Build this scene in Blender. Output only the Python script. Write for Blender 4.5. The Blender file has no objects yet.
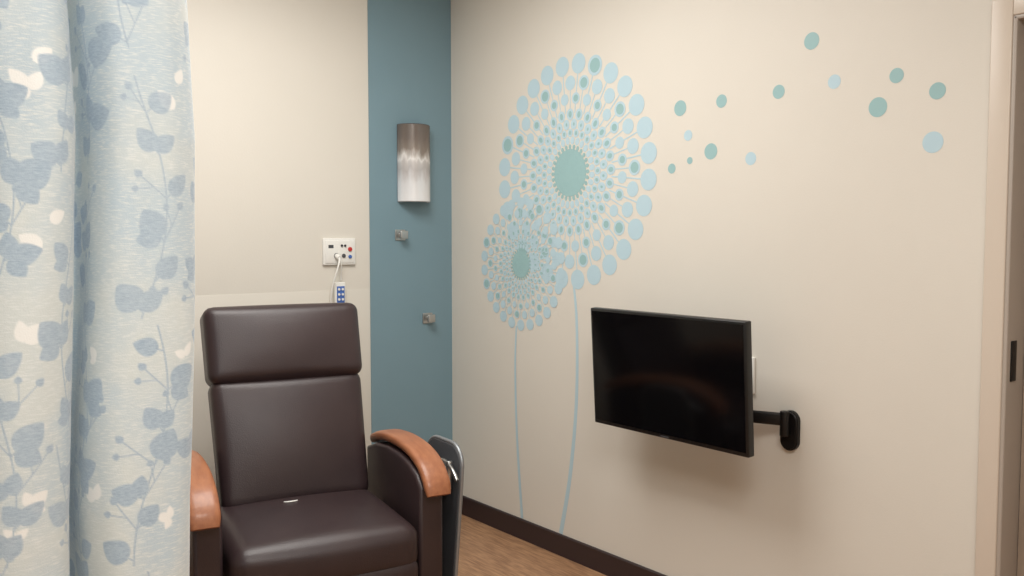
import bpy, bmesh, math, random
import numpy as np
from mathutils import Vector, Matrix
random.seed(31)
scene=bpy.context.scene
scene.view_settings.view_transform='Standard'
def lin(c):
    return tuple(((v/255)/12.92 if v/255<=0.04045 else ((v/255+0.055)/1.055)**2.4) for v in c)+(1.0,)
# ---------------- materials ----------------
def mat(name,col,rough=0.5,metal=0.0,col2=None,nscale=8.0,bump=0.0,bscale=200.0,stretch=(1,1,1),spec=0.5,coat=0.0,sheen=0.0):
    m=bpy.data.materials.new(name); m.use_nodes=True
    nt=m.node_tree; b=nt.nodes['Principled BSDF']
    b.inputs['Base Color'].default_value=lin(col); b.inputs['Roughness'].default_value=rough
    b.inputs['Metallic'].default_value=metal; b.inputs['Specular IOR Level'].default_value=spec
    b.inputs['Coat Weight'].default_value=coat; b.inputs['Sheen Weight'].default_value=sheen
    tc=nt.nodes.new('ShaderNodeTexCoord'); mp=nt.nodes.new('ShaderNodeMapping')
    mp.inputs['Scale'].default_value=stretch
    nt.links.new(tc.outputs['Object'],mp.inputs['Vector'])
    if col2 is not None:
        n=nt.nodes.new('ShaderNodeTexNoise'); n.inputs['Scale'].default_value=nscale; n.inputs['Detail'].default_value=6
        r=nt.nodes.new('ShaderNodeValToRGB'); r.color_ramp.elements[0].position=0.35; r.color_ramp.elements[1].position=0.65
        r.color_ramp.elements[0].color=lin(col); r.color_ramp.elements[1].color=lin(col2)
        nt.links.new(mp.outputs[0],n.inputs['Vector']); nt.links.new(n.outputs['Fac'],r.inputs[0]); nt.links.new(r.outputs[0],b.inputs['Base Color'])
    if bump>0:
        n2=nt.nodes.new('ShaderNodeTexNoise'); n2.inputs['Scale'].default_value=bscale; n2.inputs['Detail'].default_value=4
        bp=nt.nodes.new('ShaderNodeBump'); bp.inputs['Strength'].default_value=bump; bp.inputs['Distance'].default_value=0.01
        nt.links.new(mp.outputs[0],n2.inputs['Vector']); nt.links.new(n2.outputs['Fac'],bp.inputs['Height']); nt.links.new(bp.outputs[0],b.inputs['Normal'])
    return m
M={}
M['wall']=mat('wall_paint_cream',(217,212,202),0.55,col2=(219,214,204),nscale=2,bump=0.05,bscale=160)
M['teal']=mat('wall_paint_teal',(119,147,159),0.5,col2=(121,149,161),nscale=3,bump=0.05,bscale=160)
M['ceil']=mat('ceiling_tile',(238,238,236),0.9,bump=0.3,bscale=120)
M['trim']=mat('frame_paint',(208,196,182),0.35)
M['jamb']=mat('jamb_paint',(172,162,152),0.4)
M['base']=mat('baseboard_rubber',(50,36,36),0.45)
M['decal_blue']=mat('decal_pale_blue',(182,208,219),0.5)
M['decal_sage']=mat('decal_sage',(150,186,188),0.5)
M['vinyl']=mat('brown_vinyl',(49,37,39),0.38,col2=(56,43,44),nscale=5,bump=0.12,bscale=260)
M['wood']=mat('cherry_wood',(150,94,64),0.42,col2=(166,108,74),nscale=10,stretch=(6,0.8,6),coat=0.1)
M['blackpl']=mat('black_plastic',(16,16,17),0.38)
M['screen']=mat('screen_glass',(7,7,9),0.12,spec=0.38)
M['blackmetal']=mat('black_metal',(24,22,22),0.4,metal=0.4)
M['steel']=mat('brushed_steel',(190,190,188),0.3,metal=0.9)
M['alu']=mat('aluminium_rim',(150,154,158),0.38,metal=0.6)
M['graypl']=mat('grey_plastic',(72,74,78),0.38,bump=0.05)
M['white']=mat('white_plastic',(232,231,226),0.4)
M['red']=mat('red_plastic',(190,50,45),0.4)
M['blue']=mat('blue_plastic',(70,105,175),0.4)
M['dark']=mat('dark_socket',(50,50,55),0.5)
M['rubber']=mat('caster_rubber',(40,40,42),0.6)
M['door']=mat('door_laminate',(160,144,128),0.4,col2=(168,152,136),nscale=10,stretch=(5,5,0.6))
M['diffuser']=mat('light_diffuser',(245,245,240),0.6)

# ---------------- mesh helpers ----------------
def obj_from_bm(bm,name,mats,parent=None,smooth=True,angle=35):
    me=bpy.data.meshes.new(name); bmesh.ops.recalc_face_normals(bm,faces=bm.faces[:]) ; bm.to_mesh(me); bm.free()
    o=bpy.data.objects.new(name,me); scene.collection.objects.link(o)
    for m in (mats if isinstance(mats,list) else [mats]): me.materials.append(m)
    if smooth:
        me.shade_smooth(); me.set_sharp_from_angle(angle=math.radians(angle))
    if parent is not None: o.parent=parent
    return o
def empty(name,loc=(0,0,0),rz=0):
    e=bpy.data.objects.new(name,None); e.empty_display_size=0.1; scene.collection.objects.link(e)
    e.location=loc; e.rotation_euler=(0,0,rz); return e
def box(name,lo,hi,m,parent=None,bevel=0.0,seg=3,rot=None):
    bm=bmesh.new(); bmesh.ops.create_cube(bm,size=1)
    c=[(a+b)/2 for a,b in zip(lo,hi)]; s=[abs(b-a) for a,b in zip(lo,hi)]
    bmesh.ops.scale(bm,vec=s,verts=bm.verts)
    if bevel>0: bmesh.ops.bevel(bm,geom=bm.edges[:],offset=bevel,segments=seg,profile=0.5,affect='EDGES')
    o=obj_from_bm(bm,name,m,parent); o.location=c
    if rot: o.rotation_euler=rot
    return o
def cyl(name,p0,p1,r,m,parent=None,seg=32,bevel=0.0,r2=None):
    p0=Vector(p0); p1=Vector(p1); d=p1-p0
    bm=bmesh.new(); bmesh.ops.create_cone(bm,cap_ends=True,segments=seg,radius1=r,radius2=r if r2 is None else r2,depth=d.length)
    if bevel>0:
        es=[e for e in bm.edges if abs(e.verts[0].co.z-e.verts[1].co.z)<1e-6]
        bmesh.ops.bevel(bm,geom=es,offset=bevel,segments=3,profile=0.5,affect='EDGES')
    o=obj_from_bm(bm,name,m,parent)
    o.rotation_mode='QUATERNION'; o.rotation_quaternion=Vector((0,0,1)).rotation_difference(d); o.location=(p0+p1)/2
    return o
def cushion(name,w,d,h,r,m,parent,bulge=(0,0,0),N=28,loc=(0,0,0),rot=(0,0,0),warp=None):
    bm=bmesh.new(); bmesh.ops.create_cube(bm,size=2)
    bmesh.ops.subdivide_edges(bm,edges=bm.edges[:],cuts=N,use_grid_fill=True)
    H=Vector((w/2,d/2,h/2))
    for v in bm.verts:
        p=Vector((v.co.x*H.x,v.co.y*H.y,v.co.z*H.z))
        q=Vector([max(-H[i]+r,min(H[i]-r,p[i])) for i in range(3)])
        e=p-q
        if e.length>1e-9: p=q+e.normalized()*r*min(1,e.length/r*1.0 if e.length<r else 1)
        n=[p[i]/H[i] for i in range(3)]
        f=[max(0,1-n[i]**2) for i in range(3)]
        p.x+=bulge[0]*n[0]*f[1]*f[2]; p.y+=bulge[1]*n[1]*f[0]*f[2]; p.z+=bulge[2]*n[2]*f[0]*f[1]
        if warp: p=warp(p)
        v.co=p
    o=obj_from_bm(bm,name,m,parent,angle=80); o.location=loc; o.rotation_euler=rot
    return o
def prism(name,pts,x0,x1,m,parent,bevel=0.01,seg=4):
    """polygon in (y,z) extruded along x"""
    bm=bmesh.new(); a=[bm.verts.new((x0,y,z)) for y,z in pts]; b=[bm.verts.new((x1,y,z)) for y,z in pts]
    bm.faces.new(a); bm.faces.new(b[::-1]); n=len(pts)
    for i in range(n): bm.faces.new((a[i],a[(i+1)%n],b[(i+1)%n],b[i]))
    bmesh.ops.recalc_face_normals(bm,faces=bm.faces[:])
    if bevel>0:
        es=[e for e in bm.edges if abs(e.verts[0].co.x-e.verts[1].co.x)<1e-6]
        bmesh.ops.bevel(bm,geom=es,offset=bevel,segments=seg,profile=0.5,affect='EDGES')
    return obj_from_bm(bm,name,m,parent,angle=40)
def tube(name,pts,r,m,parent,cyclic=False):
    cu=bpy.data.curves.new(name,'CURVE'); cu.dimensions='3D'; cu.bevel_depth=r; cu.bevel_resolution=4; cu.resolution_u=10
    sp=cu.splines.new('NURBS'); sp.points.add(len(pts)-1)
    for i,p in enumerate(pts): sp.points[i].co=(*p,1)
    sp.order_u=min(4,len(pts)); sp.use_endpoint_u=not cyclic; sp.use_cyclic_u=cyclic
    cu.materials.append(m); o=bpy.data.objects.new(name,cu); scene.collection.objects.link(o)
    if parent is not None: o.parent=parent
    return o
def catmull(P,n=10):
    out=[]; P=[np.array(p,float) for p in P]
    for i in range(len(P)-1):
        p0=P[max(0,i-1)];p1=P[i];p2=P[i+1];p3=P[min(len(P)-1,i+2)]
        for k in range(n):
            t=k/n; out.append(0.5*((2*p1)+(-p0+p2)*t+(2*p0-5*p1+4*p2-p3)*t*t+(-p0+3*p1-3*p2+p3)*t**3))
    out.append(P[-1]); return out

# ---------------- room ----------------
CH=2.9; XL=-4.6; YF=-5.4; DY0=-2.865; DY1=-3.80; DH=2.13
box('wall_back',(XL-0.12,0,0),(0.14,0.12,CH),M['wall'])
box('floor',(XL-0.12,YF-0.12,-0.1),(0.14,0.12,0),mat('wood_plank_floor',(136,100,74),0.42,col2=(178,138,104),nscale=22,stretch=(5,0.5,5),bump=0.05))
box('ceiling',(XL-0.12,YF-0.12,CH),(0.14,0.12,CH+0.1),M['ceil'])
box('wall_left',(XL-0.12,YF,0),(XL,0,CH),M['wall'])
box('wall_front',(XL-0.12,YF-0.12,0),(0.14,YF,CH),M['wall'])
# right wall with the doorway
bm=bmesh.new()
def bmbox(bm,lo,hi,mi=0):
    r=bmesh.ops.create_cube(bm,size=1)
    for v in r['verts']:
        v.co=Vector([(lo[i]+hi[i])/2+v.co[i]*(hi[i]-lo[i]) for i in range(3)])
    for f in {f for v in r['verts'] for f in v.link_faces}: f.material_index=mi
bmbox(bm,(0,DY0,0),(0.14,0,CH)); bmbox(bm,(0,DY1,DH),(0.14,DY0,CH)); bmbox(bm,(0,YF,0),(0.14,DY1,CH))
obj_from_bm(bm,'wall_right',M['wall'],smooth=False)
# accent teal panel, wainscot sheet
box('wall_accent_strip',(-0.50,-0.006,0.0),(0.0,0.001,CH),M['teal'])
box('trim_1',(-4.59,-0.001,0.10),(-0.503,0.001,1.235),M['wall'],bevel=0.0004,seg=2)
# baseboards
prism('baseboard_back',[(0.0,0.0),(-0.014,0.0),(-0.012,0.012),(-0.011,0.095),(-0.006,0.1),(0.0,0.1)],XL+0.001,-0.012,M['base'],None,bevel=0)
b=prism('baseboard_right',[(0.0,0.0),(-0.014,0.0),(-0.012,0.012),(-0.011,0.095),(-0.006,0.1),(0.0,0.1)],0.0,2.80,M['base'],None,bevel=0)
b.rotation_euler=(0,0,-math.pi/2)   # local x -> -y , local y -> +x
# door frame, door
fr=empty('door_frame')
def fbox(n,lo,hi,m=M['trim']): return box(n,lo,hi,m,fr,bevel=0.004,seg=3)
fbox('casing_far',(-0.022,DY0,0),(0.004,-2.805,DH+0.055))
fbox('casing_near',(-0.022,DY1-0.055,0),(0.004,DY1,DH+0.055))
fbox('casing_head',(-0.022,DY1,DH),(0.004,DY0,DH+0.055))
fbox('jamb_far',(-0.018,DY0-0.012,0),(0.14,DY0+0.002,DH),M['jamb'])
fbox('jamb_near',(-0.018,DY1-0.002,0),(0.14,DY1+0.012,DH),M['jamb'])
fbox('jamb_head',(-0.018,DY1,DH-0.012),(0.14,DY0,DH+0.002),M['jamb'])
box('strike_plate',(0.005,DY0-0.0155,1.075),(0.040,DY0-0.011,1.195),M['blackmetal'],fr,bevel=0.002)
dr=empty('door_1')
box('door_slab',(0.095,DY1+0.013,0.005),(0.138,DY0-0.013,DH-0.013),M['door'],dr,bevel=0.002)
cyl('lever_rose',(0.095,-2.94,1.05),(0.085,-2.94,1.05),0.027,M['steel'],dr,bevel=0.002)
tube('lever',[(0.088,-2.94,1.05),(0.05,-2.94,1.05),(0.045,-2.95,1.05),(0.045,-3.06,1.05)],0.009,M['steel'],dr)

# ---------------- wall decals ----------------
def disc(bm,y,z,r,mi,layer,ry=None,ang=0,seg=28):
    x=-0.0006-0.00015*layer; vs=[]
    ry=ry or r
    for i in range(seg):
        a=2*math.pi*i/seg; p=r*math.cos(a); q=ry*math.sin(a)
        vs.append(bm.verts.new((x,y+p*math.cos(ang)-q*math.sin(ang),z+p*math.sin(ang)+q*math.cos(ang))))
    f=bm.faces.new(vs); f.material_index=mi
def line(bm,pts,ws,mi,layer):
    x=-0.0006-0.00015*layer; prev=None
    for i,(p,w) in enumerate(zip(pts,ws)):
        a=pts[max(0,i-1)];c=pts[min(len(pts)-1,i+1)]
        d=Vector((c[0]-a[0],c[1]-a[1])).normalized(); n=(-d.y*w/2,d.x*w/2)
        cur=(bm.verts.new((x,p[0]+n[0],p[1]+n[1])),bm.verts.new((x,p[0]-n[0],p[1]-n[1])))
        if prev: bm.faces.new((prev[0],prev[1],cur[1],cur[0])).material_index=mi
        prev=cur
def dandelion(name,cy,cz,R,n,stem,L0):
    bm=bmesh.new(); k=R/0.53
    st=catmull([(a,b) for a,b in stem],12)
    line(bm,[tuple(p) for p in st],[(0.013+0.014*i/len(st))*(0.75 if k<0.8 else 1) for i in range(len(st))],0,L0)
    for i in range(n):
        a=2*math.pi*(i+0.5)/n
        def P(r,da=0): return cy+r*k*math.cos(a+da),cz+r*k*math.sin(a+da)
        h=math.pi/n
        line(bm,[P(0.27),P(0.47)],[0.006*k]*2,0,L0+1)
        disc(bm,*P(0.118,h),0.011*k,1,L0+3,ry=0.009*k,ang=a+h)
        disc(bm,*P(0.146),0.018*k,0,L0+1,ry=0.0135*k,ang=a)
        disc(bm,*P(0.181,h),0.019*k,0,L0+2,ry=0.0175*k,ang=a+h)
        disc(bm,*P(0.181,h),0.010*k,1,L0+3,ry=0.008*k,ang=a+h)
        disc(bm,*P(0.220),0.024*k,0,L0+2,ry=0.0205*k,ang=a)
        disc(bm,*P(0.220),0.008*k,1,L0+3,ry=0.006*k,ang=a)
        disc(bm,*P(0.264,h),0.026*k,0,L0+2,ry=0.023*k,ang=a+h)
        disc(bm,*P(0.264,h),0.015*k,1,L0+3,ry=0.011*k,ang=a+h)
        disc(bm,*P(0.335),0.026*k,0,L0+2)
        if i%2: disc(bm,*P(0.335),0.016*k,1,L0+3)
        disc(bm,*P(0.405,h),0.033*k,0,L0+2); line(bm,[P(0.28,h),P(0.39,h)],[0.005*k]*2,0,L0+1)
        if i%3==1: disc(bm,*P(0.405,h),0.023*k,1,L0+3)
        disc(bm,*P(0.488),0.045*k,0,L0+2)
        if i in (1,8,24): disc(bm,*P(0.488),0.032*k,1,L0+3)
    disc(bm,cy,cz,0.108*k,1,L0+3,seg=64)
    return obj_from_bm(bm,name,[M['decal_blue'],M['decal_sage']],smooth=False)
dandelion('dandelion_wall_decal',-0.96,1.79,0.53,28,[(-0.985,1.30),(-1.01,1.1),(-1.01,0.75),(-0.97,0.4),(-0.905,0.102)],0)
dandelion('dandelion_wall_decal.001',-0.604,1.364,0.325,26,[(-0.57,1.06),(-0.56,0.85),(-0.575,0.5),(-0.615,0.102)],5)
bm=bmesh.new()
for y,z,r,c in [(-2.2,2.173,.0295,1),(-2.29,2.022,.024,0),(-2.07,2.016,.025,1),(-2.51,2.012,.024,1),(-2.643,1.947,.026,1),(-2.449,1.919,.032,1),(-2.633,1.791,.033,0),(-1.816,2.013,.025,1),(-1.612,2.009,.031,1),(-1.654,1.898,.021,0),(-1.768,1.827,.031,1),(-1.571,1.773,.020,1),(-1.664,1.799,.014,1),(-1.954,1.787,.024,0)]:
    disc(bm,y,z,r,c,0,seg=40)
obj_from_bm(bm,'dandelion_seed_dots_decal',[M['decal_blue'],M['decal_sage']],smooth=False)

# ---------------- television ----------------
tv=empty('television',(-0.235,-1.762,0.978)); tv.rotation_euler=(0,math.radians(-3.5),0)
W,Hh=0.381,0.236
box('housing',(-0.018,-W,-Hh),(0.016,W,Hh),M['blackpl'],tv,bevel=0.005)
box('rear_housing',(0.014,-W*0.72,-Hh*0.8),(0.045,W*0.72,Hh*0.62),M['blackpl'],tv,bevel=0.012)
box('screen',(-0.0192,-W+0.011,-Hh+0.016),(-0.0165,W-0.011,Hh-0.011),M['screen'],tv)
box('logo_bar',(-0.0197,-0.02,-Hh+0.005),(-0.0175,0.02,-Hh+0.010),M['graypl'],tv)
box('vesa_plate',(0.045,-0.07,-0.11),(0.053,0.07,0.07),M['blackmetal'],tv,bevel=0.003)
mt=empty('mount'); mt.parent=tv; mt.rotation_euler=(0,math.radians(3.5),0)
def T(x,y,z): return (x+0.235,y+1.762,z-0.978)
# oval wall plate
bm=bmesh.new(); vs=[]
for i in range(48):
    a=2*math.pi*i/48; r=0.036
    zz=math.sin(a)*r+(0.036 if math.sin(a)>0 else -0.036); vs.append(bm.verts.new((0,math.cos(a)*r,zz)))
f=bm.faces.new(vs); e=bmesh.ops.extrude_face_region(bm,geom=[f]); 
for v in [g for g in e['geom'] if isinstance(g,bmesh.types.BMVert)]: v.co.x-=0.022
bmesh.ops.bevel(bm,geom=[ed for ed in bm.edges if ed.verts[0].co.x<-0.02 and ed.verts[1].co.x<-0.02],offset=0.006,segments=3,affect='EDGES')
wp=obj_from_bm(bm,'wall_plate',M['blackmetal'],mt); wp.location=T(0.0,-2.148,0.808)
cyl('pivot_wall',T(-0.035,-2.143,0.79),T(-0.035,-2.143,0.88),0.017,M['blackmetal'],mt,bevel=0.003)
def arm(n,a,b,w,h):
    a=Vector(a);b=Vector(b);d=b-a
    o=box(n,(-w/2,0,-h/2),(w/2,d.length,h/2),M['blackmetal'],mt,bevel=0.006)
    o.location=(a+b)/2; o.rotation_euler=(0,0,math.atan2(-d.x,d.y)); return o
arm('arm_outer',T(-0.035,-2.143,0.850),T(-0.125,-1.93,0.850),0.02,0.045)
cyl('pivot_elbow',T(-0.125,-1.93,0.82),T(-0.125,-1.93,0.93),0.017,M['blackmetal'],mt,bevel=0.003)
arm('arm_inner',T(-0.125,-1.93,0.91),T(-0.17,-1.76,0.91),0.02,0.038)
box('tilt_head',T(-0.185,-1.80,0.87),T(-0.155,-1.72,0.99),M['blackmetal'],mt,bevel=0.004)
tube('power_cord',[T(-0.19,-1.9,0.95),T(-0.12,-1.92,0.88),T(-0.05,-1.93,0.90),T(-0.02,-1.95,0.97)],0.004,M['blackpl'],mt)
# outlet behind it
wo=empty('wall_outlet',(0,-1.950,0.985))
box('cover_plate',(-0.012,-0.04,-0.068),(0.0,0.04,0.068),M['white'],wo,bevel=0.003)
for dz in (-0.025,0.025):
    box('socket',(-0.0145,-0.016,dz-0.014),(-0.011,0.016,dz+0.014),M['white'],wo,bevel=0.001)
    for dy in (-0.006,0.006): box('slot',(-0.0149,dy-0.001,dz-0.005),(-0.0143,dy+0.001,dz+0.005),M['dark'],wo)

# ---------------- sconce ----------------
sm=bpy.data.materials.new('sconce_art_glass'); sm.use_nodes=True; nt=sm.node_tree; bs=nt.nodes['Principled BSDF']
tc=nt.nodes.new('ShaderNodeTexCoord'); sp=nt.nodes.new('ShaderNodeSeparateXYZ'); nt.links.new(tc.outputs['Object'],sp.inputs[0])
mp=nt.nodes.new('ShaderNodeMapping'); mp.inputs['Scale'].default_value=(14,14,4); nt.links.new(tc.outputs['Object'],mp.inputs[0])
nz=nt.nodes.new('ShaderNodeTexNoise'); nz.inputs['Scale'].default_value=2.6; nz.inputs['Detail'].default_value=6; nt.links.new(mp.outputs[0],nz.inputs['Vector'])
ma=nt.nodes.new('ShaderNodeMath'); ma.operation='MULTIPLY_ADD'; ma.inputs[1].default_value=0.26; nt.links.new(nz.outputs['Fac'],ma.inputs[0])
mz=nt.nodes.new('ShaderNodeMath'); mz.operation='MULTIPLY_ADD'; mz.inputs[1].default_value=2.5; mz.inputs[2].default_value=0.37; nt.links.new(sp.outputs['Z'],mz.inputs[0]); nt.links.new(mz.outputs[0],ma.inputs[2])
rp=nt.nodes.new('ShaderNodeValToRGB'); cr=rp.color_ramp
cr.elements[0].position=0.0; cr.elements[0].color=lin((240,241,243)); cr.elements[1].position=1.0; cr.elements[1].color=lin((108,100,95))
for p,c in ((0.25,(226,227,229)),(0.42,(190,186,186)),(0.51,(204,201,199)),(0.55,(232,230,228)),(0.60,(186,180,175)),(0.66,(142,132,124)),(0.80,(120,110,103))):
    e=cr.elements.new(p); e.color=lin(c)
nt.links.new(ma.outputs[0],rp.inputs[0]); nt.links.new(rp.outputs[0],bs.inputs['Base Color']); bs.inputs['Roughness'].default_value=0.22; bs.inputs['Metallic'].default_value=0.15
sc=empty('wall_sconce',(-0.247,-0.006,1.878))
bm=bmesh.new(); rings=[]
for z in (-0.2,-0.195,0.195,0.2):
    off=0.004 if abs(z)>0.199 else 0
    rings.append([bm.verts.new(((0.093-off)*math.cos(a),-(0.09-off)*math.sin(a)-0.002,z)) for a in [math.pi*i/40 for i in range(41)]])
for a,b_ in zip(rings,rings[1:]):
    for i in range(40): bm.faces.new((a[i],a[i+1],b_[i+1],b_[i]))
o=obj_from_bm(bm,'shade',sm,sc); md=o.modifiers.new('s','SOLIDIFY'); md.thickness=0.005
box('back_plate',(-0.085,-0.012,-0.17),(0.085,0.0,0.17),M['white'],sc,bevel=0.002)
for z in (-0.07,0.07): cyl('lamp_bulb',(0,-0.045,z-0.04),(0,-0.045,z+0.04),0.018,M['diffuser'],sc,bevel=0.006)

# ---------------- hooks ----------------
for i,(x,z) in enumerate([(-0.325,1.508),(-0.160,1.066)]):
    h=empty('wall_hook' if i==0 else 'wall_hook.001',(x,-0.006,z))
    box('mount_plate',(-0.030,-0.006,-0.028),(0.030,0,0.028),M['steel'],h,bevel=0.002)
    box('hook_post',(-0.012,-0.038,-0.012),(0.012,-0.005,0.012),M['steel'],h,bevel=0.003)
    box('hook_head',(-0.022,-0.048,-0.02),(0.022,-0.036,0.022),M['steel'],h,bevel=0.004)

# ---------------- nurse call ----------------
nc=empty('nurse_call_station',(-0.676,0,1.425))
box('face_plate',(-0.088,-0.014,-0.066),(0.088,0,0.066),M['white'],nc,bevel=0.004)
box('inner_panel',(-0.078,-0.017,-0.056),(0.078,-0.012,0.056),M['white'],nc,bevel=0.002)
for n,x,z,r,m in (('call_button',0.055,0.012,0.011,'red'),('reset_button',0.055,-0.025,0.009,'blue'),('indicator',0.028,0.03,0.006,'dark'),('indicator_b',0.01,0.03,0.006,'dark'),('jack',-0.02,-0.02,0.013,'graypl'),('jack_b',0.02,-0.02,0.010,'graypl')):
    cyl(n,(x,-0.014,z),(x,-0.022,z),r,M[m],nc,bevel=0.001)
box('label',(-0.062,-0.0178,0.018),(-0.035,-0.0165,0.034),M['graypl'],nc)
cyl('plug',(-0.02,-0.02,-0.02),(-0.02,-0.05,-0.03),0.012,M['white'],nc,bevel=0.002)
tube('call_cord',[(-0.02,-0.05,-0.03),(-0.03,-0.07,-0.06),(-0.055,-0.05,-0.14),(-0.065,-0.03,-0.24),(-0.04,-0.02,-0.34),(0,-0.02,-0.32),(0.005,-0.02,-0.25)],0.0045,M['white'],nc)
tube('call_cord_b',[(-0.02,-0.05,-0.03),(-0.01,-0.06,-0.05),(0.0,-0.03,-0.1),(0.002,-0.02,-0.14)],0.004,M['white'],nc)
box('pendant_body',(-0.034,-0.032,-0.265),(0.022,-0.008,-0.15),M['white'],nc,bevel=0.006)
box('pendant_face',(-0.027,-0.0335,-0.255),(0.015,-0.031,-0.17),M['blue'],nc,bevel=0.001)
for zz in (-0.185,-0.21,-0.235):
    for xx in (-0.016,0.004): cyl('pendant_key',(xx,-0.033,zz),(xx,-0.036,zz),0.006,M['white'],nc)

# ---------------- recliner ----------------
ch=empty('recliner_chair',(-1.335,-0.955,0),math.radians(-11))
V=M['vinyl']
cushion('seat_cushion',0.64,0.585,0.17,0.055,V,ch,bulge=(0.0,0.015,0.025),loc=(0,-0.12,0.415))
tilt=math.radians(-18)
bk=empty('backrest'); bk.parent=ch; bk.location=(0.018,0.13,0.44); bk.rotation_euler=(tilt,0,0)
def tap(p): p.x*=0.975+0.05*(p.z/0.5); return p
def tap2(p): p.x*=1.0+0.02*(p.z/0.3); return p
cushion('back_lower_cushion',0.595,0.13,0.50,0.04,V,bk,bulge=(0,0.03,0.0),loc=(0,0,0.275),warp=tap)
cushion('head_cushion',0.612,0.145,0.305,0.040,V,bk,bulge=(0,0.022,0.004),loc=(0,-0.010,0.658),warp=tap2)
cushion('back_shell',0.56,0.07,0.76,0.03,V,bk,loc=(0,0.075,0.39),N=12)
box('seat_frame',(-0.31,-0.37,0.22),(0.31,0.20,0.345),V,ch,bevel=0.02)
cushion('footrest_panel',0.62,0.07,0.27,0.03,V,ch,bulge=(0,0.012,0),loc=(0,-0.385,0.245),N=14)
prof=[(0.25,0.665),(0.14,0.700),(0.0,0.715),(-0.12,0.715),(-0.22,0.703),(-0.305,0.675),(-0.36,0.632),(-0.385,0.585)]
AX=0.395
for sx,nm in ((-1,'l'),(1,'r')):
    low=[(y+0.012 if i>5 else y,z-0.028) for i,(y,z) in enumerate(prof[:-1])]
    prism('arm_panel_'+nm,[(0.25,0.09)]+low+[(-0.345,0.30),(-0.33,0.09)],sx*0.336,sx*0.428,V,ch,bevel=0.014)
    pts=catmull(prof,6); bm=bmesh.new(); prev=None
    for i,p in enumerate(pts):
        a=pts[max(0,i-1)];c=pts[min(len(pts)-1,i+1)]; d=(c-a)/np.linalg.norm(c-a); nrm=np.array([d[1],-d[0]])
        if nrm[1]<0: nrm=-nrm
        u=i/(len(pts)-1); w=0.05; th=0.020
        if u<0.04: w*=0.85
        if u>0.9: w*=1-(u-0.9)*1.2; th*=1-(u-0.9)*3
        sec=[]
        for k in range(24):
            an=2*math.pi*k/24; ca,sa=math.cos(an),math.sin(an)
            X=w*math.copysign(abs(ca)**0.5,ca); Z=th*math.copysign(abs(sa)**0.7,sa)
            sec.append(bm.verts.new((sx*AX+X,p[0]+nrm[0]*Z,p[1]+nrm[1]*Z)))
        if prev:
            for k in range(24): bm.faces.new((prev[k],prev[(k+1)%24],sec[(k+1)%24],sec[k]))
        else: bm.faces.new(sec)
        prev=sec
    bm.faces.new(prev[::-1])
    obj_from_bm(bm,'arm_cap_'+nm,M['wood'],ch,angle=50)
    for y in (-0.28,0.20):
        cyl('caster_wheel',(sx*0.38-0.012,y,0.04),(sx*0.38+0.012,y,0.04),0.04,M['rubber'],ch,bevel=0.004)
        box('caster_fork',(sx*0.38-0.02,y-0.02,0.05),(sx*0.38+0.02,y+0.02,0.1),M['steel'],ch,bevel=0.004)
tube('seat_tag',[(-0.06,0.005,0.520),(-0.055,-0.022,0.5265),(-0.02,-0.022,0.5265),(-0.012,0.005,0.520)],0.003,M['white'],ch)
# folded tray
def rr(w,h,r,n=8,taper=0.0):
    P=[]
    for cx,cy,a0 in ((w/2-r,h/2-r,0),(-w/2+r,h/2-r,90),(-w/2+r,-h/2+r,180),(w/2-r,-h/2+r,270)):
        for i in range(n+1):
            a=math.radians(a0+90*i/n); x=cx+r*math.cos(a); y=cy+r*math.sin(a)
            P.append((x*(1-taper*(0.5-y/h)),y))
    return P
tr=empty('side_tray'); tr.parent=ch; tr.location=(0.503,-0.155,0.440); tr.rotation_euler=(0,math.radians(3),math.radians(6))
prism('tray_leaf',rr(0.27,0.56,0.08,taper=0.15),-0.009,0.009,M['graypl'],tr,bevel=0.003)
tube('tray_rim',[(0,a,b) for a,b in rr(0.28,0.57,0.085,taper=0.15)],0.008,M['alu'],tr,cyclic=True)
box('tray_bracket',(-0.06,-0.06,0.15),(-0.01,0.0,0.20),M['steel'],tr,bevel=0.004)
cyl('tray_pivot',(-0.03,-0.09,0.12),(-0.03,-0.09,0.225),0.013,M['steel'],tr,bevel=0.003)
tube('tray_lever',[(-0.04,-0.17,0.17),(-0.04,-0.13,0.215),(-0.03,-0.07,0.225),(-0.02,0.0,0.21)],0.008,M['steel'],tr)

# ---------------- curtain ----------------
cp=[(-2.100,-2.00),(-2.088,-2.07),(-2.10,-2.125),(-2.145,-2.155),(-2.205,-2.16),(-2.262,-2.135),(-2.290,-2.07),(-2.290,-1.96),(-2.300,-1.93),
    (-2.312,-1.97),(-2.322,-2.08),(-2.35,-2.14),(-2.41,-2.165),(-2.475,-2.13),(-2.515,-2.03),(-2.535,-1.99),(-2.56,-2.06),(-2.60,-2.14),(-2.67,-2.16),(-2.74,-2.10),(-2.77,-2.0),(-2.80,-2.06),(-2.85,-2.15),(-2.93,-2.14),(-2.98,-2.02),(-3.02,-2.0),(-3.06,-2.12),(-3.14,-2.16),(-3.22,-2.08),(-3.26,-2.0),(-3.32,-2.1),(-3.4,-2.14),(-3.48,-2.05)]
path=np.array(catmull(cp,24)); seg=np.linalg.norm(np.diff(path,axis=0),axis=1); S=np.concatenate([[0],np.cumsum(seg)])
L=S[-1]; ds=0.0024; sv=np.arange(0,L,ds); xs=np.interp(sv,S,path[:,0]); ys=np.interp(sv,S,path[:,1])
zb,zt=0.32,2.83; dh=0.0026; hv=np.arange(zb,zt,dh); ns,nh=len(sv),len(hv)
SS,HH=np.meshgrid(sv,hv,indexing='ij')
X=np.repeat(xs[:,None],nh,1); Y=np.repeat(ys[:,None],nh,1)
yc=-2.08
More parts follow.
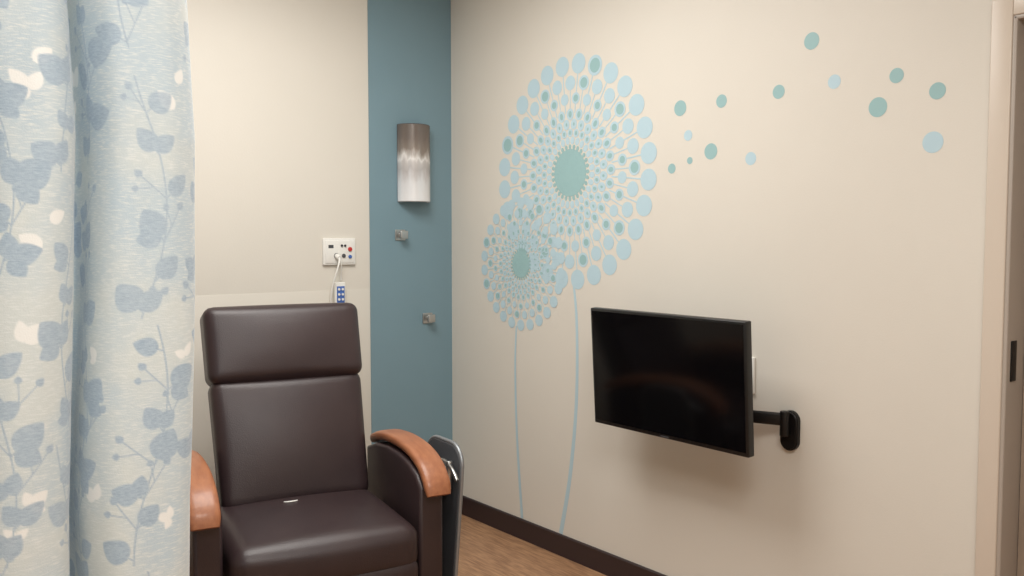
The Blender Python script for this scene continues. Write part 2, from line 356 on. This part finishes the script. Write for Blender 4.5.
amp=0.98-0.10*((HH-zb)/(zt-zb))+0.04*np.sin(HH*5+X*9)
off=np.interp(HH,[0.3,0.95,1.15,1.4,1.7,2.0,2.8],[-.034,-.031,-.022,-.008,.002,-.012,-.014])
X=X+off+0.003*np.sin(HH*6+SS*12)
Y=yc+(Y-yc)*amp+0.006*np.sin(HH*3.7+SS*7)+0.004*np.sin(SS*55+HH*2.0)*np.sin(HH*1.7+1)
leafm=np.zeros((ns,nh)); sheen=np.zeros((ns,nh))
def win(s0,s1,h0,h1):
    a=max(0,int(s0/ds)); b_=min(ns,int(s1/ds)+2); c=max(0,int((h0-zb)/dh)); d=min(nh,int((h1-zb)/dh)+2)
    return slice(a,b_),slice(c,d)
def leaf(arr,s,h,ang,Ln,Wd,val=1.0):
    w=win(s-Ln,s+Ln,h-Ln,h+Ln)
    ss=SS[w]-s; hh=HH[w]-h
    if ss.size==0: return
    a=ss*math.cos(ang)+hh*math.sin(ang); b_=-ss*math.sin(ang)+hh*math.cos(ang)
    u=np.clip(a/Ln,0,1); ww=Wd*np.sin(np.pi*u**0.75)**0.75
    d=np.minimum(ww-np.abs(b_),np.minimum(a,Ln-a)); m=np.clip(d/0.0035+0.5,0,1)*val
    arr[w]=np.maximum(arr[w],m)
def stroke(arr,s0,h0,s1,h1,wd,val=1.0):
    w=win(min(s0,s1)-0.01,max(s0,s1)+0.01,min(h0,h1)-0.01,max(h0,h1)+0.01)
    ss=SS[w]; hh=HH[w]
    if ss.size==0: return
    dx,dy=s1-s0,h1-h0; l2=dx*dx+dy*dy+1e-12
    t=np.clip(((ss-s0)*dx+(hh-h0)*dy)/l2,0,1); d=np.hypot(ss-s0-t*dx,hh-h0-t*dy)
    arr[w]=np.maximum(arr[w],np.clip((wd-d)/0.002+0.5,0,1)*val)
def sprig(arr,s0,h0,h1,A,k,ph,step,Ls,Wd,berries=True,val=1.0,stem=True):
    f=lambda h: s0+A*math.sin(k*h+ph)
    h=h0; side=1
    while h<h1 and stem:
        stroke(arr,f(h),h,f(h+0.02),h+0.02,0.0016,val); h+=0.02
    h=h0+0.01
    while h<h1:
        s=f(h); Ln=Ls*random.uniform(0.7,1.15)
        an=math.pi/2-side*random.uniform(0.5,1.3)
        s2=s+math.cos(an)*0.012; h2=h+math.sin(an)*0.012
        if stem: stroke(arr,s,h,s2,h2,0.0015,val)
        leaf(arr,s2,h2,an,Ln,Wd*random.uniform(0.85,1.15)*Ln/Ls,val)
        if random.random()<0.55: leaf(arr,s2,h2,an+side*random.uniform(1.1,1.7),Ln*0.85,Wd*0.85*Ln/Ls,val)
        if random.random()<0.3: leaf(arr,s2,h2,an-side*random.uniform(1.1,1.5),Ln*0.75,Wd*0.8*Ln/Ls,val)
        if berries and random.random()<0.5:
            an2=math.pi/2+side*random.uniform(0.4,0.9); l2=random.uniform(0.05,0.09)
            e=(s+math.cos(an2)*l2,h+math.sin(an2)*l2); stroke(arr,s,h,*e,0.0013,val); leaf(arr,e[0],e[1],an2,0.018,0.008,val)
            m=(s+math.cos(an2)*l2*.5,h+math.sin(an2)*l2*.5); m2=(m[0]+math.cos(an2-.8)*l2*.45,m[1]+math.sin(an2-.8)*l2*.45)
            stroke(arr,*m,*m2,0.0012,val); leaf(arr,*m2,an2-.8,0.014,0.007,val)
        side=-side; h+=step*random.uniform(0.85,1.25)
c0=0.080; i=0
while c0<L:
    for seg0 in range(5):
        h0=zb+seg0*0.50+random.uniform(0,0.08)+(0.25 if i%2 else 0)-0.25
        sprig(leafm,c0+random.uniform(-0.02,0.02),h0,h0+0.47,0.034,9,random.uniform(0,6),0.070,0.060,0.024,val=random.uniform(0.8,1.0))
    for seg0 in range(9):
        if random.random()<0.75:
            h0=zb+seg0*0.28+random.uniform(0,0.08)
            sprig(sheen,c0+0.08+random.uniform(-.015,.015),h0,h0+0.07,0.016,9,random.uniform(0,6),0.055,0.042,0.014,False,stem=False)
    c0+=0.160; i+=1
co=np.stack([X,Y,HH],-1).reshape(-1,3)
idx=np.arange(ns*nh).reshape(ns,nh)
q=np.stack([idx[:-1,:-1],idx[1:,:-1],idx[1:,1:],idx[:-1,1:]],-1).reshape(-1,4)
me=bpy.data.meshes.new('privacy_curtain'); me.vertices.add(len(co)); me.vertices.foreach_set('co',co.ravel())
me.loops.add(q.size); me.loops.foreach_set('vertex_index',q.ravel().astype(np.int32))
me.polygons.add(len(q)); me.polygons.foreach_set('loop_start',(np.arange(len(q))*4).astype(np.int32))
try: me.polygons.foreach_set('loop_total',np.full(len(q),4,np.int32))
except Exception: pass
me.update(calc_edges=True); me.shade_smooth()
for nm,ar in (('leaf',leafm),('sheen',sheen)):
    at=me.attributes.new(nm,'FLOAT','POINT'); at.data.foreach_set('value',ar.ravel().astype(np.float32))
cm=bpy.data.materials.new('leaf_print_fabric'); cm.use_nodes=True; nt=cm.node_tree; bs=nt.nodes['Principled BSDF']
bs.inputs['Sheen Weight'].default_value=0.3
tc=nt.nodes.new('ShaderNodeTexCoord')
def noise(scale,st):
    mp=nt.nodes.new('ShaderNodeMapping'); mp.inputs['Scale'].default_value=st; nt.links.new(tc.outputs['Object'],mp.inputs[0])
    n=nt.nodes.new('ShaderNodeTexNoise'); n.inputs['Scale'].default_value=scale; n.inputs['Detail'].default_value=5; nt.links.new(mp.outputs[0],n.inputs['Vector']); return n
def mix(a,b,fac):
    m=nt.nodes.new('ShaderNodeMix'); m.data_type='RGBA'
    for s,v in ((6,a),(7,b)):
        if isinstance(v,tuple): m.inputs[s].default_value=v
        else: nt.links.new(v,m.inputs[s])
    nt.links.new(fac,m.inputs[0]); return m.outputs[2]
def ramp(src,p0,p1,q0=0.0,q1=1.0):
    r=nt.nodes.new('ShaderNodeMapRange'); r.inputs[1].default_value=p0; r.inputs[2].default_value=p1; r.inputs[3].default_value=q0; r.inputs[4].default_value=q1; nt.links.new(src,r.inputs[0]); return r.outputs[0]
n1=noise(5,(1,1,0.9)); g=mix(lin((220,228,227)),lin((200,217,227)),ramp(n1.outputs['Fac'],0.4,0.6))
n2=noise(60,(1,1,6)); g2=mix(g,lin((234,240,240)),ramp(n2.outputs['Fac'],0.48,0.75))
a1=nt.nodes.new('ShaderNodeAttribute'); a1.attribute_name='leaf'; a2=nt.nodes.new('ShaderNodeAttribute'); a2.attribute_name='sheen'
n3=noise(90,(1,1,4)); lc=mix(lin((162,184,204)),lin((188,206,220)),ramp(n3.outputs['Fac'],0.3,0.65))
g3=mix(g2,lin((250,252,250)),a2.outputs['Fac']); g4=mix(g3,lc,a1.outputs['Fac'])
nt.links.new(g4,bs.inputs['Base Color'])
nt.links.new(ramp(a2.outputs['Fac'],0,1,0.65,0.32),bs.inputs['Roughness'])
n4=noise(350,(1,1,1)); bp=nt.nodes.new('ShaderNodeBump'); bp.inputs['Strength'].default_value=0.25; bp.inputs['Distance'].default_value=0.003
nt.links.new(n4.outputs['Fac'],bp.inputs['Height']); nt.links.new(bp.outputs[0],bs.inputs['Normal'])
tl=nt.nodes.new('ShaderNodeBsdfTranslucent'); nt.links.new(g4,tl.inputs['Color']); ms=nt.nodes.new('ShaderNodeMixShader'); ms.inputs[0].default_value=0.08
nt.links.new(bs.outputs[0],ms.inputs[1]); nt.links.new(tl.outputs[0],ms.inputs[2]); nt.links.new(ms.outputs[0],nt.nodes['Material Output'].inputs[0])
me.materials.append(cm); cur=bpy.data.objects.new('privacy_curtain',me); scene.collection.objects.link(cur)
box('curtain_track',(-4.59,-2.095,2.83),(-2.0,-2.06,2.9),M['alu'],cur,bevel=0.003)

# ---------------- ceiling lights ----------------
def panel(name,x,y,w,d,power):
    e=empty(name,(x,y,CH))
    for n,lo,hi in (('f1',(-w/2-0.03,-d/2-0.03,-0.02),(w/2+0.03,-d/2,0)),('f2',(-w/2-0.03,d/2,-0.02),(w/2+0.03,d/2+0.03,0)),('f3',(-w/2-0.03,-d/2,-0.02),(-w/2,d/2,0)),('f4',(w/2,-d/2,-0.02),(w/2+0.03,d/2,0))):
        box(n,lo,hi,M['white'],e)
    box('diffuser',(-w/2,-d/2,-0.008),(w/2,d/2,-0.001),M['diffuser'],e)
    li=bpy.data.lights.new(name+'_lamp','AREA'); li.shape='RECTANGLE'; li.size=w; li.size_y=d; li.energy=power; li.color=(1.0,0.975,0.935)
    o=bpy.data.objects.new('lamp',li); scene.collection.objects.link(o); o.parent=e; o.location=(0,0,-0.03)
panel('ceiling_light',-1.45,-1.40,1.2,1.2,51)
panel('ceiling_light.001',-2.3,-3.9,1.2,1.2,64)
w=bpy.data.worlds.new('World'); scene.world=w; w.use_nodes=True; w.node_tree.nodes['Background'].inputs[0].default_value=(0.9,0.92,1,1); w.node_tree.nodes['Background'].inputs[1].default_value=0.3

# ---------------- camera ----------------
cd=bpy.data.cameras.new('Camera'); cd.sensor_width=36; cd.lens=36*893/1024; cd.clip_start=0.05
cam=bpy.data.objects.new('Camera',cd); scene.collection.objects.link(cam)
cam.location=(-2.746,-4.01,1.5); cam.rotation_euler=(math.radians(90-3.3),0,math.radians(-38.3)); scene.camera=cam
